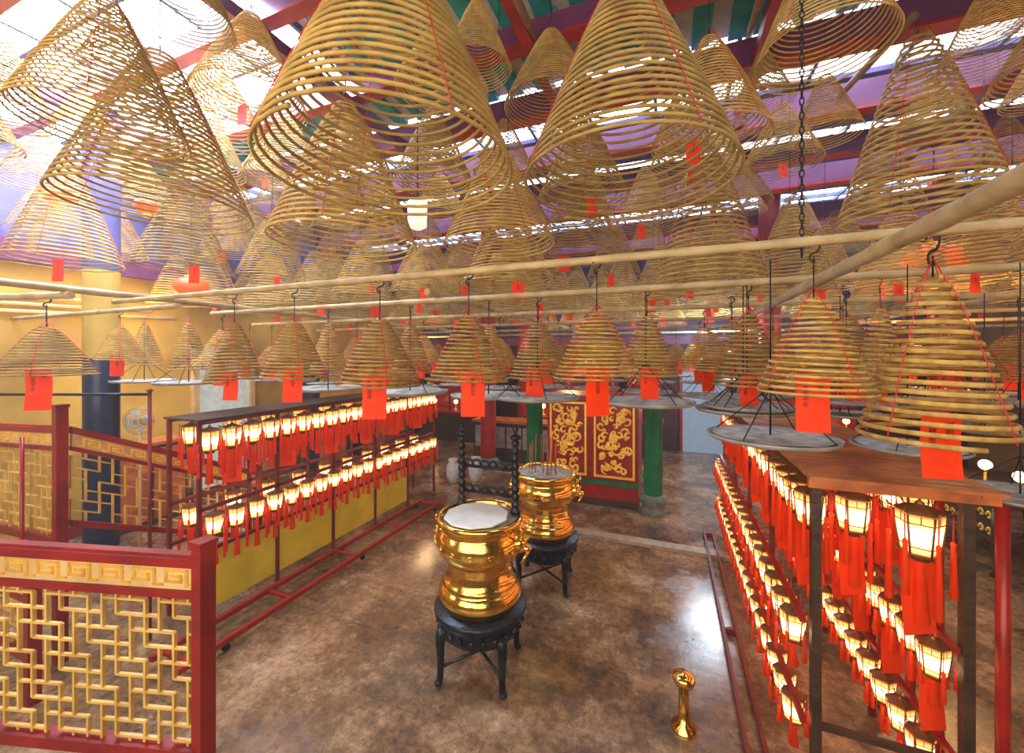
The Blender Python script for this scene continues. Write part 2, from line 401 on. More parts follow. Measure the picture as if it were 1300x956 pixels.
# ---------------------------------------------------------------- small coils
def ringplace(uL,uR,v,D,lookup=True):
    R=D/2; a=math.atan((uL-650)/F); b=math.atan((uR-650)/F); ph=(a+b)/2; al=(b-a)/2
    q=R/math.sin(al); d=q*math.cos(ph); xc=q*math.sin(ph)
    e=(q+R) if lookup else (q-R)
    g=(450-v)*e*math.cos(ph)/F
    return Vector((-d*S+xc*C, d*C+xc*S, H+g)),d
def smR(Y,uL,uR,v,va,tag=True,tr=0):
    P,d=ringplace(uL,uR,v,1.0,False); D=Y/P.y; P,d=ringplace(uL,uR,v,D,False); R=D/2
    za=H+(450-va)*d/F
    smallcoil((P.x,P.y,P.z),R*1.0,(za-P.z)/(R*smH),tag,PZ)
    if tr: tray(P.x-.01,P.y,min(2.43,P.z-.12),tr)
A=2.12;B=3.17
for a in ((A,256,336,486,410),(A,328,416,482,408),(A,427,534,494,406),(A,543,646,490,402),(A,702,816,484,395),(A,960,1118,505,378),(A,1086,1306,568,352),
    (B,212,267,470,410,False,1.15),(B,156,210,464,412,False,1.1),(B,392,442,473,410,False,1.15),(B,496,547,474,412,False,1.15),(B,646,722,482,407,True,1.1),(B,597,646,472,412,False,1.05),
    (B,783,862,480,402,True,1.1),(B,903,1002,494,398,True,.9),(B,1080,1158,500,392,True)): smR(*a)
for uL,uR,v,D in ((897,1073,572,.60),(1077,1240,580,.5),(1208,1400,645,.5),(882,1012,530,.62),(1180,1330,552,.62),(1010,1130,532,.62)):
    P,d=ringplace(uL,uR,v,D,False); tray(P.x,P.y,P.z,D/.63)
t=at(48,478,3.4); smallcoil((t.x,1.72,t.z),.33,.8,True,PZ)
t=at(132,458,4.4); smallcoil((t.x,2.57,t.z),.22,1.1,True,PZ)
for Y,st,off in ((4.6,.58,0),(6.2,.62,.2),(7.8,.66,.1),(9.6,.75,.3)):
    x=-6.6+off
    while x<5.2:
        xx=x+random.uniform(-.03,.03)
        smallcoil((xx,Y,2.64+random.uniform(-.06,.06)),random.uniform(.23,.28),random.uniform(.8,1.05),random.random()<.8,PZ,True)
        if Y<8 and random.random()<.85: tray(xx,Y,2.38+random.uniform(-.03,.03),.85)
        x+=st
for x,y in ((2.3,3.17),(3.1,3.17),(3.75,3.17),(1.95,2.6),(-5.0,3.17),(2.6,3.9),(1.9,3.9),(3.3,3.9),(1.3,3.9),(.5,3.9)):
    smallcoil((x,y,2.66),.28,.95,random.random()<.7,PZ)
    if x>0: tray(x,y,2.42,.95)
# ---------------------------------------------------------------- large coils
big=[(315,653,275,None,1.2,0),(664,946,278,-25,1.15,0),(333,530,332,None,.95,0),(48,322,292,None,1.1,0),(-5,242,197,None,.8,0),(-110,75,165,None,.8,0),
(1058,1302,300,45,1.15,0),(235,392,165,0,.9,1),
(-5,160,343,205,.95,1),(160,296,350,None,.85,1),(296,392,362,None,.75,1),(300,370,240,None,.75,1),(500,600,250,140,.8,0),
(562,705,330,190,.85,0),(585,705,372,255,.75,1),(672,790,342,240,.8,1),(828,978,376,190,.95,0),(825,985,215,50,.95,1),(940,1050,228,122,.8,1),
(682,800,275,150,.85,1),(820,920,238,130,.85,1),(1062,1180,282,130,.85,0),(955,1150,112,None,.8,0),(1185,1340,100,None,.8,0),(1265,1420,140,None,.9,0),
(1030,1090,308,215,.75,0),(975,1045,306,225,.75,1),(925,975,276,220,.8,0),(798,848,326,258,.7,1),(500,585,374,300,.8,1),(555,625,370,300,.75,1),(385,450,372,315,.75,0),(440,505,365,290,.75,1),
(1045,1110,330,160,.8,0),(1195,1292,372,290,.85,0),(-10,40,258,185,.95,0),(200,315,235,100,.85,0),(640,760,170,40,1.0,0),(1110,1190,366,270,.8,1),(500,620,150,30,1.0,0),
(745,815,358,280,.75,1),(860,960,255,140,.85,0),(1230,1330,230,100,.9,0),(400,500,240,120,.9,0),(90,210,120,None,.9,0),(0,110,60,None,.9,0),(150,300,60,None,.9,0),
(1000,1100,190,None,.8,0),(1130,1240,180,None,.8,0),(1050,1150,60,None,.8,0),(780,860,300,None,.75,1),(600,680,240,None,.8,0),(120,200,240,None,.8,0),(250,330,330,None,.75,1),
(0,90,300,None,.8,0),(100,190,330,None,.8,1),(60,150,180,None,.8,0),(560,650,120,None,.8,0),(930,1010,150,None,.8,0)]
for idx,(uL,uR,v,va,D0,tg) in enumerate(big):
    best=None
    for f in (1,.94,1.06,.88,1.13,1.2,.82,1.3,1.4,.76,1.5,.7,1.65,1.8,.64,.58):
        D=D0*f; P,d=ringplace(uL,uR,v,D)
        hh=D*1.0 if va is None else max(D*.7,(450-va)*d/F+H-P.z)
        pen=0
        if P.z<3.4: pen+=(3.4-P.z)
        if P.z+hh>5.6: hh=max(D*.8,5.6-P.z)
        if P.z+hh>5.6: pen+=(P.z+hh-5.6)*2
        if P.y<.4: pen+=.5
        if P.x<-8.4+D/2: pen+=2
        w=hit(P.x,P.y,P.z,D/2,hh)+pen+abs(f-1)*.05
        if best is None or w<best[0]-1e-6: best=(w,P,D,hh)
    w,P,D,hh=best
    if w>(.7 if idx<8 else .28): continue
    bigcoil(P,D/2,hh/(D/2*bigH),bool(tg))
for Y in (4.2,5.05,5.9,6.75,7.6,8.45,9.3,10.2,11.1):
    x=-7.8+random.uniform(0,.5)
    while x<5.9:
        D=random.uniform(.76,.90); hh=D*random.uniform(.95,1.15); z=3.56+random.uniform(-.08,.3); yy=Y
        if hit(x,yy,z,D/2,hh)<.03:
            bigcoil((x,yy,z),D/2,hh/(D/2*bigH),random.random()<.5,True,5.6); x+=D+.03
        else: x+=.1
for Y in (1.6,2.5,3.4,4.3,5.3,6.4):
    x=-7.5
    while x<5.5:
        D=.88;hh=.68;z=4.9
        if hit(x,Y,z,D/2,hh)<.02 and not (Y<3.5 and -3.2<x<2.2): bigcoil((x,Y,z),D/2,hh/(D/2*bigH),False,True,5.7); x+=1.05
        else: x+=.2
def chain(x,y,z0,z1):
    b=MB(); z=z0;k=0
    while z<z1:
        pts=[]
        for i in range(8):
            a=2*pi*i/8; p=(.010*math.cos(a),.024*math.sin(a))
            pts.append((x+(p[0] if k%2 else 0),y+(0 if k%2 else p[0]),z+p[1]))
        b.tube(pts,.0035,wireM,4,closed=True); z+=.038;k+=1
    o=top('hanging_chain','black iron link chain hanging from the roof','chain',(x,y,z0)); part(o,'chain_links',b)
x,d=onY(1018,2.5); chain(x,2.5,3.33,5.95)
# ---------------------------------------------------------------- lantern proto
def tasselmesh(k0,k1,cen):
    t=MB()
    for k in range(6):
        a=2*pi*k/6; c,s=math.cos(a),math.sin(a); L=k0 if k%2 else k1
        t.tube([(.11*c,.11*s,-.045),(.108*c,.108*s,-.16)],.003,threadM,4)
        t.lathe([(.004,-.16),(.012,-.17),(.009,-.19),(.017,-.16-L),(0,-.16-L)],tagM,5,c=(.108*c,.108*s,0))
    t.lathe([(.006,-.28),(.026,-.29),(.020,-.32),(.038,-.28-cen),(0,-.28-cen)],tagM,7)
    return t.mesh('tassel')
def lanternmeshes():
    f=MB(); n=6
    f.lathe([(.012,0),(.018,-.012),(.04,-.022),(.086,-.036),(.094,-.043),(.088,-.048),(.084,-.052),(.088,-.056)],frameM,6,sm=False)
    for k in range(6):
        a=2*pi*k/6; c,s=math.cos(a),math.sin(a); a2=2*pi*(k+1)/6; c2,s2=math.cos(a2),math.sin(a2); am=(a+a2)/2
        f.tube([(.094*c,.094*s,-.042),(.108*c,.108*s,-.036),(.116*c,.116*s,-.022)],.005,frameM,4)
        f.tube([(.090*c,.090*s,-.052),(.070*c,.070*s,-.240)],.005,frameM,4)
        f.tube([(.070*c,.070*s,-.240),(.084*c,.084*s,-.252),(.088*c,.088*s,-.240)],.004,frameM,4)
        for zz,rr_ in ((-.092,.0885),(-.205,.0755)):
            f.tube([(rr_*c,rr_*s,zz),(rr_*c2,rr_*s2,zz)],.0028,frameM,4)
        k1=.0868*math.cos(pi/6); f.tube([(k1*math.cos(am),k1*math.sin(am),-.056),(k1*1.0*math.cos(am),k1*1.0*math.sin(am),-.092)],.0025,frameM,4)
    f.lathe([(.065,-.236),(.078,-.240),(.072,-.250),(.045,-.254),(.04,-.262),(.05,-.27),(.03,-.28),(0,-.285)],frameM,6,sm=False)
    f.tube([(0,0,.03),(0,0,-.01)],.006,frameM,5)
    g=MB(); g.lathe([(0,-.052),(.086,-.052),(.086,-.095),(.074,-.18),(.066,-.238),(0,-.238)],glassM,6,sm=False)
    return f.mesh('lantern_frame'),g.mesh('glass')
lf,lg=lanternmeshes()
ltA=tasselmesh(.26,.34,.30); ltB=tasselmesh(.14,.20,.18)
ltag=tagmesh(.17,.36,('光\n明\n吉\n祥',),'paper_tag',.13)
def lantern(x,y,z,tag=False,s=1.0,rt=0,short=False):
    r=top('prayer_lantern','bronze hexagonal palace lantern glowing amber with red tassels','lantern',(x,y,z),group='prayer lanterns on racks',rz=random.uniform(0,1),scale=s)
    kid(r,'lantern_frame',lf); kid(r,'glass',lg,'glowing cream glass'); kid(r,'tassel',ltB if short else ltA,'red silk tassel')
    if tag: kid(r,'paper_tag',ltag,'red paper tag with dark characters',loc=(0,0,-.27),rz=rt-r.rotation_euler[2])
# ---------------------------------------------------------------- left rack
XL=-4.5; Y0,Y1=2.62,7.0
rk=top('lantern_rack','long dark red metal rack with two tiers of lanterns','rack',(-4.75,4.6,0))
for y in [Y0+ (Y1-Y0)*k/5 for k in range(6)]:
    for x in (XL,-5.0):
        b=MB(); b.box(x-.018,x+.018,y-.018,y+.018,0,2.1,maroonM); part(rk,'post',b)
for z in (2.09,1.19,.75):
    for x in (XL,-5.0):
        b=MB(); b.box(x-.018,x+.018,Y0,Y1,z-.018,z+.018,maroonM); part(rk,'beam',b)
b=MB(); b.box(-5.03,-4.45,Y0-.04,Y1+.04,2.11,2.13,darkM); part(rk,'top_board',b,'dark red flat top board')
for k in range(4):
    y=Y0+ (Y1-Y0)*k/5
    b=MB(); b.box(XL-.012,XL+.004,y+.03,y+(Y1-Y0)/5-.03,.12,.73,yelM); part(rk,'panel',b,'yellow lower panel')
y=Y0+.1;k=0
while y<Y1:
    lantern(XL,y,2.05,k%3==1,1.05,rt=.9); lantern(XL,y+.05,1.15,False,1.0)
    if k%2==0: lantern(-4.98,y+.1,2.05); lantern(-4.98,y+.1,1.15)
    y+=.232;k+=1
tr=top('floor_rail_frame','red metal rail frame on small wheels on the floor','frame',(-4.1,4.2,0))
for x in (-3.9,-4.28):
    b=MB(); b.box(x-.025,x+.025,2.1,6.3,.07,.12,redM); part(tr,'rail',b)
for y in (2.2,3.2,4.2,5.2,6.2):
    b=MB(); b.box(-4.28,-3.9,y-.02,y+.02,.08,.11,redM); part(tr,'crossbar',b)
for x in (-3.9,-4.28):
    for y in (2.5,4.3,6.1):
        b=MB(); b.tube([(x-.015,y,.035),(x+.015,y,.035)],.035,ironM,12); b.box(x-.006,x+.006,y-.01,y+.01,.035,.075,ironM); part(tr,'wheel',b,'small black caster wheel')
# ---------------------------------------------------------------- right rack
Y0,Y1=2.84,7.0; XA,XB=.8,1.46
rk=top('lantern_rack','dark metal lantern rack with orange-brown slatted wooden top','rack',(1.13,4.8,0))
for y in (Y0,3.9,4.9,5.9,Y1):
    for x in (XA,XB):
        w=.024 if y==Y0 else .018
        b=MB(); b.box(x-w,x+w,y-w,y+w,0,2.07,maroonM if y>Y0 else darkM); part(rk,'post',b)
b=MB(); y=Y0-.05
while y<Y1+.02:
    b.box(.76,1.60,y,y+.085,2.072,2.09,woodM); y+=.1
b.box(.78,.82,Y0-.04,Y1,2.055,2.075,woodM); b.box(1.5,1.54,Y0-.04,Y1,2.055,2.075,woodM)
part(rk,'top_board',b,'orange-brown slatted wooden top')
b=MB(); b.box(.76,1.58,Y0-.03,Y0,2.02,2.07,woodM); part(rk,'beam',b)
for z in (2.03,1.22,.62):
    for x in (XA-.06 if z<2 else XA,XB-.03):
        b=MB(); b.box(x-.016,x+.016,Y0,Y1,z-.016,z+.016,redM if z<2 else darkM); part(rk,'beam',b)
b=MB(); b.box(XA,XB,Y0-.016,Y0+.016,.604,.636,darkM); part(rk,'beam',b)
for x,y in ((1.66,2.95),(1.54,3.25),(1.56,3.6),(1.56,4.0),(1.56,4.5),(1.56,5.0),(1.56,5.6),(1.56,6.4)):
    b=MB(); b.tube([(x,y,0),(x,y,2.06)],.028,redM,12); part(rk,'post',b,'round red lacquered post')
y=Y0+.16;k=0
while y<Y1:
    lantern(XA+.02,y,1.99,k%2==0,1.0,rt=TH)
    if k>0: lantern(XB-.03,y,1.99,k%2==0,1.0,rt=TH-.3)
    y+=.25;k+=1
y=Y0+.18;k=0
while y<Y1:
    lantern(XA-.06,y+.03,1.19,False,.85,short=True); lantern(XB-.06,y-.02,1.19,k%2==0,.85,rt=TH,short=True)
    lantern(XA-.04,y+.1,.60,False,.8,short=True); lantern(XB-.08,y+.06,.60,False,.8,short=True)
    y+=.22;k+=1
lantern(1.27,Y0-.0,2.0,True,1.15,TH+.1); lantern(1.02,Y0+.12,2.0,True,1.0,TH+.1)
tr=top('floor_rail_frame','dark red metal rail frame on the stone floor','frame',(.62,4.6,0))
for x in (.50,.62):
    b=MB(); b.box(x-.015,x+.015,2.2,6.9,.03,.07,maroonM); part(tr,'rail',b)
for y in (2.4,4.5,6.8):
    b=MB(); b.box(.5,.62,y-.02,y+.02,0,.06,maroonM); part(tr,'crossbar',b)
# ---------------------------------------------------------------- urns
def urn(cx,cy,frame):
    o=top('incense_urn','polished brass two-handled incense urn with bulbous ribbed body','urn',(cx,cy,.60),group='brass incense urns')
    c=(cx,cy,0)
    b=MB()
    prof=[(0,.60),(.32,.60),(.34,.63),(.362,.67),(.372,.71),(.362,.755),(.34,.785),(.325,.80),(.33,.815),(.32,.83),(.305,.85),(.295,.88),(.29,.92),(.282,.95),(.292,.965),(.282,.98),(.292,1.0),
          (.33,1.03),(.36,1.07),(.374,1.12),(.376,1.17),(.364,1.215),(.34,1.25),(.332,1.27),(.338,1.285),(.362,1.31),(.377,1.325),(.380,1.345),(.372,1.37),(.35,1.375),(.34,1.35),(.33,1.30),(.1,1.29),(0,1.29)]
    b.lathe(prof,goldM,56,c)
    for k in range(14):
        a=2*pi*k/14; q=.028
        b.tube([(cx+.374*math.cos(a+q*math.cos(t)*(1-t/8)/.4),cy+.374*math.sin(a+q*math.cos(t)*(1-t/8)/.4),1.14+q*math.sin(t)*(1-t/8)) for t in [i*.7 for i in range(9)]],.006,goldM,4)
    part(o,'urn_body',b)
    for sx in (-1,1):
        b=MB(); x=cx+sx*.378
        b.ball((x,cy,1.17),.08,goldM,12,(.8,1,1)); b.ball((x+sx*.06,cy,1.14),.048,goldM,10,(1,.9,.7))
        for sy in (-1,1):
            b.ball((x+sx*.05,cy+sy*.035,1.20),.02,goldM,8); b.ball((x+sx*.0,cy+sy*.075,1.24),.03,goldM,8,(.6,.6,1.2))
            b.tube([(x,cy+sy*.06,1.24),(x+sx*.05,cy+sy*.07,1.30),(x+sx*.03,cy+sy*.08,1.34)],[.018,.012,.005],goldM,6)
        b.tube([(x+sx*.05+sx*.03*math.sin(a),cy+.06*math.cos(a)*1.0,1.08+.055*math.sin(a*1.0)-.02) for a in [2*pi*i/12 for i in range(12)]],.012,goldM,6,closed=True)
        part(o,'handle',b,'cast brass lion-head handle')
    b=MB(); b.lathe([(.337,1.335),(.2,1.35),(0,1.355)],ashM,32,c); part(o,'ash',b,'pale incense ash')
    if frame:
        s=top('urn_cover_slab','pale flat round lid resting on the urn mouth','lid',(cx,cy,1.37))
        b=MB(); b.lathe([(0,1.378),(.28,1.378),(.285,1.385),(.28,1.395),(0,1.397)],whiteM,10,(cx,cy-.08,0),sm=False); part(s,'slab_body',b)
        g=top('candle_frame','dark cast metal candle frame with scrolled crossbars','candle holder',(cx,cy+.14,1.36))
        fy=cy+.16
        for sx in (-1,1):
            x=cx+sx*.275; b=MB(); pr=[(.0,1.355),(.05,1.355),(.05,1.39)]
            z=1.39
            while z<2.02:
                pr+=[(.024,z+.01),(.038,z+.03),(.040,z+.05),(.024,z+.07)]; z+=.07
            pr+=[(.05,z+.01),(.055,z+.03),(.03,z+.05),(.012,z+.06),(.03,z+.09),(.025,z+.12),(0,z+.15)]
            b.lathe(pr,ironM,12,(x,fy,0)); part(g,'post',b)
        for z in (1.50,1.74):
            b=MB(); b.tube([(cx-.275,fy,z),(cx+.275,fy,z)],.015,ironM,8)
            for k in range(6):
                x=cx-.21+.084*k
                b.tube([(x+.05*math.cos(a)*(1-a/9),fy+.01*math.sin(a*2),z+.02+.05*math.sin(a)*(1-a/9)) for a in [i*.5 for i in range(13)]],.014,ironM,6)
            part(g,'crossbar',b,'crossbar with cast scroll ornament')
    st=top('urn_stand','black cast iron drum stand with four short tapered legs','stand',(cx,cy,0),group='urn stands')
    b=MB(); b.lathe([(0,.36),(.28,.36),(.33,.37),(.36,.40),(.375,.45),(.37,.50),(.39,.53),(.405,.55),(.41,.575),(.40,.597),(0,.597)],ironM,48,c)
    for k in range(24):
        a=2*pi*k/24; b.ball((cx+.372*math.cos(a),cy+.372*math.sin(a),.46),.024,ironM,6,(1,1,1.2))
    part(st,'stand_top',b)
    for k in range(4):
        a=pi/4+pi/2*k+.15; ca,sa=math.cos(a),math.sin(a); b=MB()
        pts=[(.34,.46),(.375,.43),(.385,.36),(.382,.24),(.382,.12),(.385,.05),(.405,.025)]
        b.tube([(cx+r*ca,cy+r*sa,z) for r,z in pts],[.05,.05,.040,.032,.028,.029,.022],ironM,10)
        b.ball((cx+.40*ca,cy+.40*sa,.028),.036,ironM,8,(1,1,.7)); part(st,'leg',b)
    b=MB(); 
    for k in range(2):
        a=pi/4+pi/2*k+.15; ca,sa=math.cos(a)*.38,math.sin(a)*.38; b.tube([(cx-ca,cy-sa,.15),(cx+ca,cy+sa,.15)],.014,ironM,8)
    part(st,'stretcher',b)
urn(-1.58,3.22,True); urn(-1.43,4.72,False)
rs=random.Random(5)
for k in range(16):
    x=-1.43+rs.uniform(-.18,.2); y=4.72+rs.uniform(-.16,.16); h=rs.uniform(.3,.5)
    o=top('incense_stick','thin burning incense stick standing in urn ash','incense stick',(x,y,1.34),group='incense sticks in brass urn')
    b=MB(); b.tube([(x,y,1.33),(x+rs.uniform(-.02,.02),y,1.34+h)],.006,stickM,5); part(o,'stick_body',b)
p=at(868,857,2.97); o=top('brass_bollard','short brass post with round domed cap','post',(p.x,p.y,0))
b=MB(); b.lathe([(.09,0),(.09,.03),(.04,.05),(.035,.33),(.07,.35),(.08,.38),(.075,.40),(.05,.42),(0,.43)],goldM,20,(p.x,p.y,0)); part(o,'post_body',b)
# ---------------------------------------------------------------- altar
ax0,ax1,ay=-2.22,-.52,7.45
al=top('altar_cabinet','red lacquered altar cabinet with two gilded relief panels','altar',(-1.37,7.9,0))
b=MB(); b.box(ax0,ax1,ay,ay+1.0,0,.12,darkM); b.box(ax0,ax1,ay+.03,ay+1,.12,.40,redM); b.box(ax0-.01,ax1+.01,ay-.02,ay+1,.40,.47,greenM); b.box(ax0,ax1,ay+.05,ay+1,.47,1.95,redM); b.box(ax0-.02,ax1+.02,ay-.03,ay+1,1.95,2.03,redM)
part(al,'cabinet_body',b)
rr=random.Random(9)
for x0,x1 in ((-2.16,-1.45),(-1.31,-.58)):
    b=MB(); z0,z1=.53,1.90
    b.box(x0,x1,ay+.02,ay+.06,z0,z1,redM)
    for a in ((x0,x1,z0,z0+.035),(x0,x1,z1-.035,z1),(x0,x0+.035,z0,z1),(x1-.035,x1,z0,z1)): b.box(a[0],a[1],ay-.01,ay+.04,a[2],a[3],gildM)
    for k in range(56):
        px=rr.uniform(x0+.12,x1-.12); pz=rr.uniform(z0+.12,z1-.12); q=rr.uniform(.04,.10); t0=rr.uniform(0,6); sg=rr.choice((-1,1)); n=14
        b.tube([(px+q*(1-i/n*.8)*math.cos(t0+sg*i*.42),ay+.01-rr.uniform(0,.01),pz+q*(1-i/n*.8)*math.sin(t0+sg*i*.42)) for i in range(n)],[.006+.018*math.sin(pi*(i+1)/(n+1)) for i in range(n)],gildM,6)
    part(al,'relief_panel',b,'red panel with raised gilded scroll carving')
for x in (-2.47,-.27):
    o=top('altar_pillar','green lacquered round pillar on carved stone base','pillar',(x,7.45,0),group='green altar pillars')
    b=MB(); b.lathe([(.21,0),(.22,.06),(.18,.10),(.19,.16),(.23,.22),(.21,.30),(.16,.34)],stoneM,20,(x,7.45,0)); part(o,'base',b,'carved grey-green stone base')
    b=MB(); b.lathe([(.16,.34),(.155,1.9),(.2,1.93),(.2,2.0),(0,2.0)],greenM,24,(x,7.45,0)); part(o,'shaft',b)
b=MB(); b.box(-1.7,.95,6.08,6.26,0,.05,M('granite_kerb',(.45,.36,.26),(.32,.23,.16),.5,scale=12)); struct('trim_3',b)
# ---------------------------------------------------------------- balustrades
def slab(b,p0,p1,s0,s1,t0,t1,n0,n1,mat):
    p0=Vector(p0);p1=Vector(p1); L=(p1-p0).xy.length; h=(p1-p0)/L; nn=Vector((-(h.y),h.x,0)); nn.normalize()
    def q(s,t,n): return p0+h*s+nn*n-Vector((0,0,t))
    b.hexa([q(s0,t1,n0),q(s1,t1,n0),q(s1,t1,n1),q(s0,t1,n1),q(s0,t0,n0),q(s1,t0,n0),q(s1,t0,n1),q(s0,t0,n1)],mat)
def balustrade(p0,p1,bd,bot,cell=.11,lab='dark red and gold stair balustrade with fretwork lattice',posts=(1,0),posth=.14,posbot=0.0,side=1):
    p0=Vector(p0);p1=Vector(p1); L=(p1-p0).xy.length
    o=top('balustrade',lab,'railing',(p0.x,p0.y,0))
    b=MB(); slab(b,p0,p1,0,L,0,.05,-.04,.04,railM); slab(b,p0,p1,0,L,-.015,0,-.025,.025,railM); part(o,'top_rail',b)
    b=MB(); slab(b,p0,p1,0,L,.05,bd,-.018,.018,creamM)
    hh=bd-.05; ms=hh*.62; s=.08
    P=[(-.35,1),(0,1),(0,0),(1,0),(1,.75),(.3,.75),(.3,.38),(.68,.38)]
    while s+ms*1.6<L:
        for n0,n1 in ((.018,.026),(-.026,-.018)):
            for (a0,b0),(a1,b1) in zip(P[:-1],P[1:]):
                w=.007; sc=ms
                sA,sB=sorted((a0*sc*1.5,a1*sc*1.5)); tA,tB=sorted((b0*sc,b1*sc))
                slab(b,p0,p1,s+sA-w,s+sB+w,.05+hh*.19+tA-w,.05+hh*.19+tB+w,n0,n1,gildM)
        s+=ms*1.5+.07
    part(o,'fret_board',b,'cream board with gold key fret pattern')
    b=MB(); slab(b,p0,p1,0,L,bd,bd+.04,-.035,.035,railM); part(o,'middle_rail',b)
    b=MB(); t0=bd+.04; nv=int((bot-t0)/cell); nh=int(L/cell)+1; w=cell*.075
    for j in range(nv+1):
        t=t0+cell*(j+.5) ; k=-(j%4)
        while k<nh:
            sA=max(0,k*cell); sB=min(L,(k+3)*cell)
            if sB>sA and t<bot: slab(b,p0,p1,sA,sB,t-w,t+w,-.008,.008,lattM)
            k+=4
    for i in range(nh+1):
        s=i*cell; j=-((i*3)%4)
        while j<nv+1:
            tA=max(t0,t0+(j+.5)*cell); tB=min(bot,t0+(j+3.5)*cell)
            if tB>tA and s<L: slab(b,p0,p1,s-w,s+w,tA,tB,-.010,.010,lattM)
            j+=4
    part(o,'lattice',b,'gilt geometric openwork lattice')
    b=MB(); slab(b,p0,p1,0,L,bot,bot+.06,-.04,.04,railM); part(o,'bottom_rail',b)
    for k,p in enumerate((p0,p1)):
        if posts[k]:
            b=MB(); w=.040; b.box(p.x-w,p.x+w,p.y-w,p.y+w,posbot,p.z+posth,railM); b.box(p.x-w*1.2,p.x+w*1.2,p.y-w*1.2,p.y+w*1.2,p.z+posth,p.z+posth+.025,railM); part(o,'post',b,'square red newel post')
    return o
balustrade((-2.40,1.42,1.68),(-4.3,.80,1.74),.18,1.05,.085,posth=.07)
balustrade((-5.15,1.85,2.14),(-6.9,1.80,2.07),.17,1.0,.10,posth=.18)
balustrade((-5.15,1.92,2.12),(-5.2,3.75,1.20),.17,.85,.10,posts=(0,1),posth=.1)
balustrade((-4.75,1.55,1.02),(-5.9,1.5,1.05),.16,.6,.10,posts=(1,0),posth=.1,lab='low red and cream stair railing with key pattern')
for u,v0,v1,d in ((190,497,715,3.9),(28,555,700,3.7)):
    p=at(u,v0,d); o=top('iron_post' if u==190 else 'red_post','slim dark upright post beside the stair' if u==190 else 'slim red upright pole beside the stair','post',(p.x,p.y,0)); b=MB(); b.tube([(p.x,p.y,0),(p.x,p.y,p.z)],.016,maroonM if u==190 else redM,10)
    if u==190: b.lathe([(.018,p.z),(.035,p.z+.01),(0,p.z+.03)],maroonM,10,(p.x,p.y,0))
    part(o,'post_body',b)
p=at(190,498,3.9); q=at(-20,501,3.9)
b=MB(); b.tube([(p.x,p.y,p.z-.02),(q.x,q.y,q.z)],.014,ironM,8); o=top('iron_bar','dark horizontal iron bar fixed to upright post','pole',tuple(p)); part(o,'bar_body',b)
# ---------------------------------------------------------------- left side
for x,y in ((-7.0,2.9),(-7.0,6.2)):
    o=top('column','round column, navy below and dark violet above','column',(x,y,0),group='temple columns')
    b=MB(); b.lathe([(.26,0),(.28,.1),(.22,.2),(.18,.25)],stoneM,24,(x,y,0)); part(o,'base',b)
    b=MB(); b.lathe([(.18,.25),(.18,2.75)],navyM,28,(x,y,0)); b.lathe([(.182,2.75),(.182,3.9)],wallY,28,(x,y,0)); b.lathe([(.182,3.9),(.182,6)],lavM,28,(x,y,0)); part(o,'shaft',b)
for x,y in ((-4.2,9.0),(1.8,9.0),(-4.2,11.6),(1.8,11.6),(4.6,6.2),(4.6,9.6)):
    o=top('column','round red lacquered temple column','column',(x,y,0),group='temple columns')
    b=MB(); b.lathe([(.30,0),(.32,.1),(.26,.2),(.2,.25)],stoneM,24,(x,y,0)); part(o,'base',b)
    b=MB(); b.lathe([(.19,.25),(.19,6)],redM,28,(x,y,0)); part(o,'shaft',b)
for k,(y,z0) in enumerate(((2.0,3.6),(2.15,3.5),(2.3,3.4),(3.6,3.7))): 
    b=MB(); b.tube([(-8.44,y,z0-1.2),(-8.44,y,z0),(-8.44,y+1.8+k*.2,z0+.05)],.03,creamM,8)
    o=top('wall_conduit','cream painted pipe fixed to the yellow wall','pipe',(-8.44,y,z0),group='wall conduits'); part(o,'pipe_run',b)
b=MB(); b.box(-8.5,-8.46,4.9,5.9,0,2.9,doorGl); b.box(-8.5,-8.40,4.8,4.9,0,3.0,creamM); b.box(-8.5,-8.40,5.9,6.0,0,3.0,creamM); b.box(-8.5,-8.40,4.8,6.0,2.9,3.0,creamM); struct('door_1',b)
b=MB(); b.box(.35,1.45,12.52,12.6,0,2.3,doorB); b.box(.27,.35,12.45,12.6,0,2.4,redM); b.box(1.45,1.53,12.45,12.6,0,2.4,redM); b.box(.27,1.53,12.45,12.6,2.3,2.4,redM); struct('door_2',b)
for y in (3.9,7.6,9.2):
    o=top('side_cupboard','dark wooden cupboard with two doors by the wall','cupboard',(-8.1,y,0),group='cupboards by the wall')
    b=MB(); b.box(-8.40,-7.9,y-.5,y+.5,0,1.3,darkM); b.box(-8.41,-7.86,y-.54,y+.54,1.3,1.35,woodM); part(o,'body',b)
    for sy in (-1,1):
        b=MB(); b.box(-7.9,-7.88,y+(-.47 if sy<0 else .02),y+(-.02 if sy<0 else .47),.1,1.25,woodM); part(o,'door',b,'reddish panelled door')
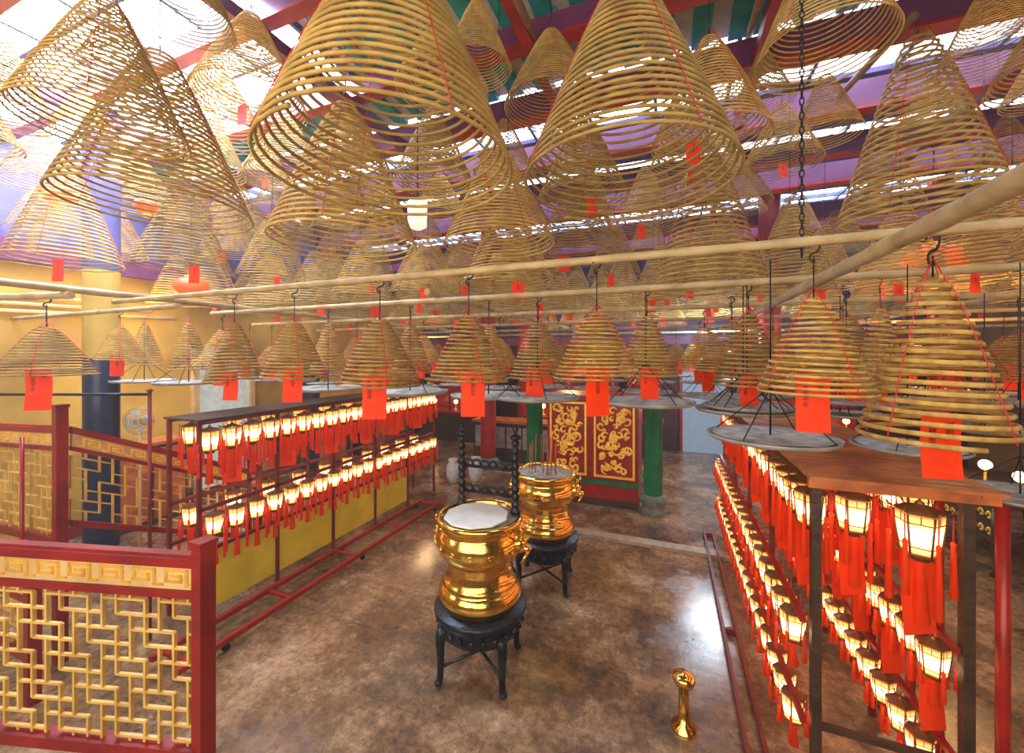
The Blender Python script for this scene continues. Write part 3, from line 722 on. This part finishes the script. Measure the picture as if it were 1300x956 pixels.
def fan(x,y,z,r):
    o=top('pedestal_fan','cream electric pedestal fan with round wire cage','fan',(x,y,0),group='electric fans')
    b=MB(); b.lathe([(.2,0),(.2,.03),(.03,.06)],creamM,20,(x,y,0)); part(o,'base',b)
    b=MB(); b.tube([(x,y,.04),(x,y,z-.05)],.018,creamM,8); b.ball((x,y+.07,z),.07,creamM,10); part(o,'pole',b)
    b=MB(); dx,dy=.45,-.89
    ex=Vector((dy,-dx,0))*-1; cz=Vector((0,0,1)); c0=Vector((x,y,z))
    for q,off in ((1,.0),(1,.04),(.75,.07),(.5,.085),(.25,.09)):
        b.tube([c0+Vector((dx,dy,0))*off+(ex*math.cos(2*pi*i/24)+cz*math.sin(2*pi*i/24))*r*q for i in range(24)],.004,trayM,4,closed=True)
    for i in range(20):
        a=2*pi*i/20; e=ex*math.cos(a)+cz*math.sin(a); b.tube([c0+Vector((dx,dy,0))*.09,c0+Vector((dx,dy,0))*.07+e*r*.75,c0+Vector((dx,dy,0))*.04+e*r,c0+e*r],.002,trayM,4)
    part(o,'cage',b,'round wire cage')
    for i in range(4):
        b=MB(); a0=pi/2*i; vs=[]
        for a,rr_ in ((a0,.03),(a0-.3,r*.85),(a0+.5,r*.88),(a0+.5,.05)):
            vs.append(c0+Vector((dx,dy,0))*(.03+.015*math.sin(a))+(ex*math.cos(a)+cz*math.sin(a))*rr_)
        b.add(vs,[(0,1,2,3)],porc); part(o,'blade',b)
fan(-6.3,2.98,1.95,.17); fan(-5.8,4.2,1.25,.19)
for x,y,s,m in ((-5.6,4.9,.17,bluepl),(-5.4,5.5,.15,bluepl),(-5.55,6.0,.16,porc),(-5.35,6.6,.15,porc),(-5.5,7.3,.16,bluepl),(-4.4,7.6,.15,porc),(-4.0,7.9,.17,porc)):
    o=top('bucket' if m is bluepl else 'ceramic_pot','grey plastic bucket standing on the floor' if m is bluepl else 'pale blue-white ceramic pot standing on the floor','bucket' if m is bluepl else 'pot',(x,y,0),group='buckets and pots by the rack')
    b=MB()
    if m is bluepl:
        b.lathe([(0,0),(s*.8,0),(s,.34),(s*1.08,.34),(s*1.08,.36),(s*.97,.36),(s*.8,.03),(0,.03)],m,20,(x,y,0)); part(o,'bucket_body',b)
        b=MB(); b.tube([(x+s*1.05*math.cos(a),y,.35-s*.9*math.sin(a)*.6) for a in [pi*i/10 for i in range(11)]],.005,wireM,5); part(o,'handle',b)
    else:
        b.lathe([(0,0),(s*.6,0),(s*.9,.15),(s,.3),(s*.75,.42),(s*.55,.46),(s*.7,.52),(s*.62,.52),(s*.5,.46),(0,.2)],m,20,(x,y,0)); part(o,'pot_body',b)
def redlamp(P,r,topz):
    x,y,z=P; o=top('red_silk_lantern','round glowing red silk lantern with yellow fringe','lantern',P,group='red silk lanterns')
    b=MB(); b.lathe([(r*.35,.66*r)]+[(r*math.sin(pi*(.12+.76*i/10)),.72*r*math.cos(pi*(.12+.76*i/10))) for i in range(11)]+[(r*.35,-.68*r)],lampR,32,P,lobe=.02,lobes=16); part(o,'lantern_body',b)
    b=MB(); b.lathe([(r*.37,-.66*r),(r*.37,-.75*r),(r*.33,-1.05*r),(r*.3,-1.05*r)],lampY,24,P); part(o,'fringe',b,'yellow fringe')
    b=MB(); b.lathe([(r*.37,.78*r),(r*.38,.64*r)],lampY,24,P); part(o,'cap',b,'yellow collar')
    b=MB(); b.tube([(x,y,z+.6*r),(x,y,topz)],.006,wireM,5); part(o,'hanging_wire',b)
for u,v,D,w in ((243,365,.42,38),(1185,332,.6,60),(75,248,.35,34),(322,128,.3,28),(186,262,.3,26)):
    d=D*F/w; redlamp(tuple(at(u,v,d)),D/2,5.9)
P=at(530,272,3.2); o=top('paper_lamp','white octagonal paper lamp hanging among the coils','lamp',tuple(P))
b=MB(); b.lathe([(.02,.13),(.06,.11),(.09,.08),(.08,.07),(.075,-.1),(.04,-.12),(0,-.12)],M('lit_white_paper',(.9,.85,.75),es=.8,ecol=(1,.9,.75)),8,tuple(P),sm=False); part(o,'lamp_shade',b)
b=MB(); b.tube([(P.x,P.y,P.z+.12),(P.x,P.y,5.9)],.005,wireM,5); part(o,'hanging_wire',b)
# ---------------------------------------------------------------- back shrines
def shrine(x0,x1,y,h):
    o=top('shrine','dark red and gold carved shrine cabinet with canopy','shrine',((x0+x1)/2,y,0),group='shrines at the back')
    b=MB(); b.box(x0,x1,y,y+.9,0,.9,darkM); b.box(x0-.05,x1+.05,y-.05,y+.9,.9,.97,redM); b.box(x0,x1,y+.8,y+.9,.97,h,redM); part(o,'cabinet_body',b)
    b=MB(); b.box(x0-.05,x1+.05,y-.05,y+.9,h,h+.1,gildM); b.box(x0,x1,y,y+.06,h-.35,h,redM)
    r2=random.Random(int(x0*10)+99)
    for k in range(int((x1-x0)*14)):
        px=r2.uniform(x0+.08,x1-.08); pz=r2.uniform(h-.3,h-.05); q=.05; t0=r2.uniform(0,6)
        b.tube([(px+q*(1-i/9)*math.cos(t0+i*.6),y-.01,pz+q*(1-i/9)*math.sin(t0+i*.6)) for i in range(8)],.012,gildM,5)
    part(o,'canopy',b,'gilded carved canopy')
    for x in (x0+.06,(x0+x1)/2,x1-.06):
        b=MB(); b.tube([(x,y+.03,.97),(x,y+.03,h)],.045,redM,12); part(o,'post',b)
    for k in range(3):
        x=x0+(x1-x0)*(k+.5)/3; o2=top('altar_lamp','small glowing warm electric altar lamp','lamp',(x,y+.4,.97),group='small altar lamps')
        b=MB(); b.lathe([(.06,0),(.06,.02),(.015,.04),(.015,.2)],gildM,12,(x,y+.4,.97)); part(o2,'lamp_base',b)
        b=MB(); b.ball((x,y+.4,.97+.26),.07,warmbulb,12); part(o2,'bulb',b)
shrine(-7.8,-5.4,11.2,2.5); shrine(-4.0,-1.4,11.2,2.6); shrine(2.2,4.2,11.2,2.5); shrine(-1.1,-.2,11.4,2.3)
for y in (2.6,5.0,7.6):
    o=top('altar_table','dark carved wooden altar table along the wall','table',(5.0,y,0),group='carved altar tables')
    dx=-1.2
    b=MB(); b.box(4.9+dx,6.3+dx,y-.9,y+.9,.92,1.0,darkM); part(o,'table_top',b)
    b=MB(); b.box(4.95+dx,5.0+dx,y-.85,y+.85,.45,.92,darkM)
    for k in range(12):
        for zz in (.77,.57):
            yy=y-.75+.136*k; b.tube([(4.93+dx,yy+.05*math.cos(i*.6)*(1-i/11),zz+.07*math.sin(i*.6)*(1-i/11)) for i in range(10)],.012,gildM,5)
    part(o,'apron',b,'carved gilded apron')
    for sx in (4.98+dx,6.22+dx):
        for sy in (-.82,.82):
            b=MB(); b.tube([(sx,y+sy,.92),(sx-.03,y+sy,.5),(sx,y+sy,.15),(sx-.04,y+sy,0.03)],[.06,.045,.04,.05],darkM,8); part(o,'leg',b)
    for k in range(3):
        yy=y-.6+.6*k; o2=top('altar_lamp','small glowing warm electric altar lamp','lamp',(5.3+dx,yy,1.0),group='small altar lamps')
        b=MB(); b.lathe([(.06,0),(.06,.02),(.015,.04),(.015,.2)],gildM,12,(5.3+dx,yy,1.0)); part(o2,'lamp_base',b)
        b=MB(); b.ball((5.3+dx,yy,1.26),.07,warmbulb,12); part(o2,'bulb',b)
o=top('reception_counter','dark wooden counter with glazed front','counter',(-3.6,9.8,0))
b=MB(); b.box(-4.9,-2.6,9.6,10.2,0,1.0,darkM); b.box(-4.95,-2.55,9.55,10.25,1.0,1.06,woodM); part(o,'counter_body',b)
b=MB()
for k in range(5):
    x=-4.85+.45*k; b.box(x,x+.4,9.58,9.6,.35,.9,trayM)
part(o,'glazed_front',b,'pale framed panes')
# ---------------------------------------------------------------- lights
def area(loc,rot,sx,sy,e,col):
    l=bpy.data.lights.new('area','AREA'); l.shape='RECTANGLE'; l.size=sx;l.size_y=sy;l.energy=e;l.color=col
    o=bpy.data.objects.new('fill_area_light',l); COL.objects.link(o); o.location=loc;o.rotation_euler=rot; return o
area((-1,-2.6,3.2),(math.radians(84),0,0),8,3,400,(1,.88,.70))  # unseen fill light added behind the camera to brighten the hall
area((-7.2,-.5,3.8),(math.radians(65),0,math.radians(-20)),2,2,40,(.8,.85,1))  # unseen bluish fill light added at upper left
def pt(loc,e,col,r=.15):
    l=bpy.data.lights.new('lamp','POINT'); l.energy=e;l.color=col;l.shadow_soft_size=r
    o=bpy.data.objects.new('fill_point_light',l); COL.objects.link(o); o.location=loc
pt((-7.6,3.6,3.4),60,(1,.74,.30)); pt((4.2,4.2,3.0),100,(1,.60,.25)); pt((3.6,7.6,3.2),100,(1,.58,.22)); pt((-2.5,10.6,2.9),80,(1,.6,.28)); pt((-6.2,9.4,3.0),60,(1,.65,.3)); pt((0.9,9.3,3.0),300,(.68,.84,1),.3)  # added fill points without fixtures; the blue one makes the back floor glow
# thin incense smoke fills the whole hall
w=bpy.data.worlds.new('world'); w.use_nodes=True; wn=w.node_tree; wn.nodes['Background'].inputs[0].default_value=(.5,.6,.9,1); wn.nodes['Background'].inputs[1].default_value=.5
vs=wn.nodes.new('ShaderNodeVolumeScatter'); vs.inputs['Color'].default_value=(.78,.87,1,1); vs.inputs['Density'].default_value=.008; vs.inputs['Anisotropy'].default_value=.4
wn.links.new(vs.outputs[0],wn.nodes['World Output'].inputs['Volume'])
bpy.context.scene.world=w
try: bpy.context.scene.view_settings.view_transform='Standard'
except Exception as e: print(e)
cam=bpy.data.cameras.new('camera'); cam.sensor_width=36; cam.lens=F/1300*36; cam.shift_y=-28/1300; cam.clip_start=.05
co=bpy.data.objects.new('camera',cam); COL.objects.link(co); co.location=(0,0,H); co.rotation_euler=(pi/2,0,TH)
bpy.context.scene.camera=co
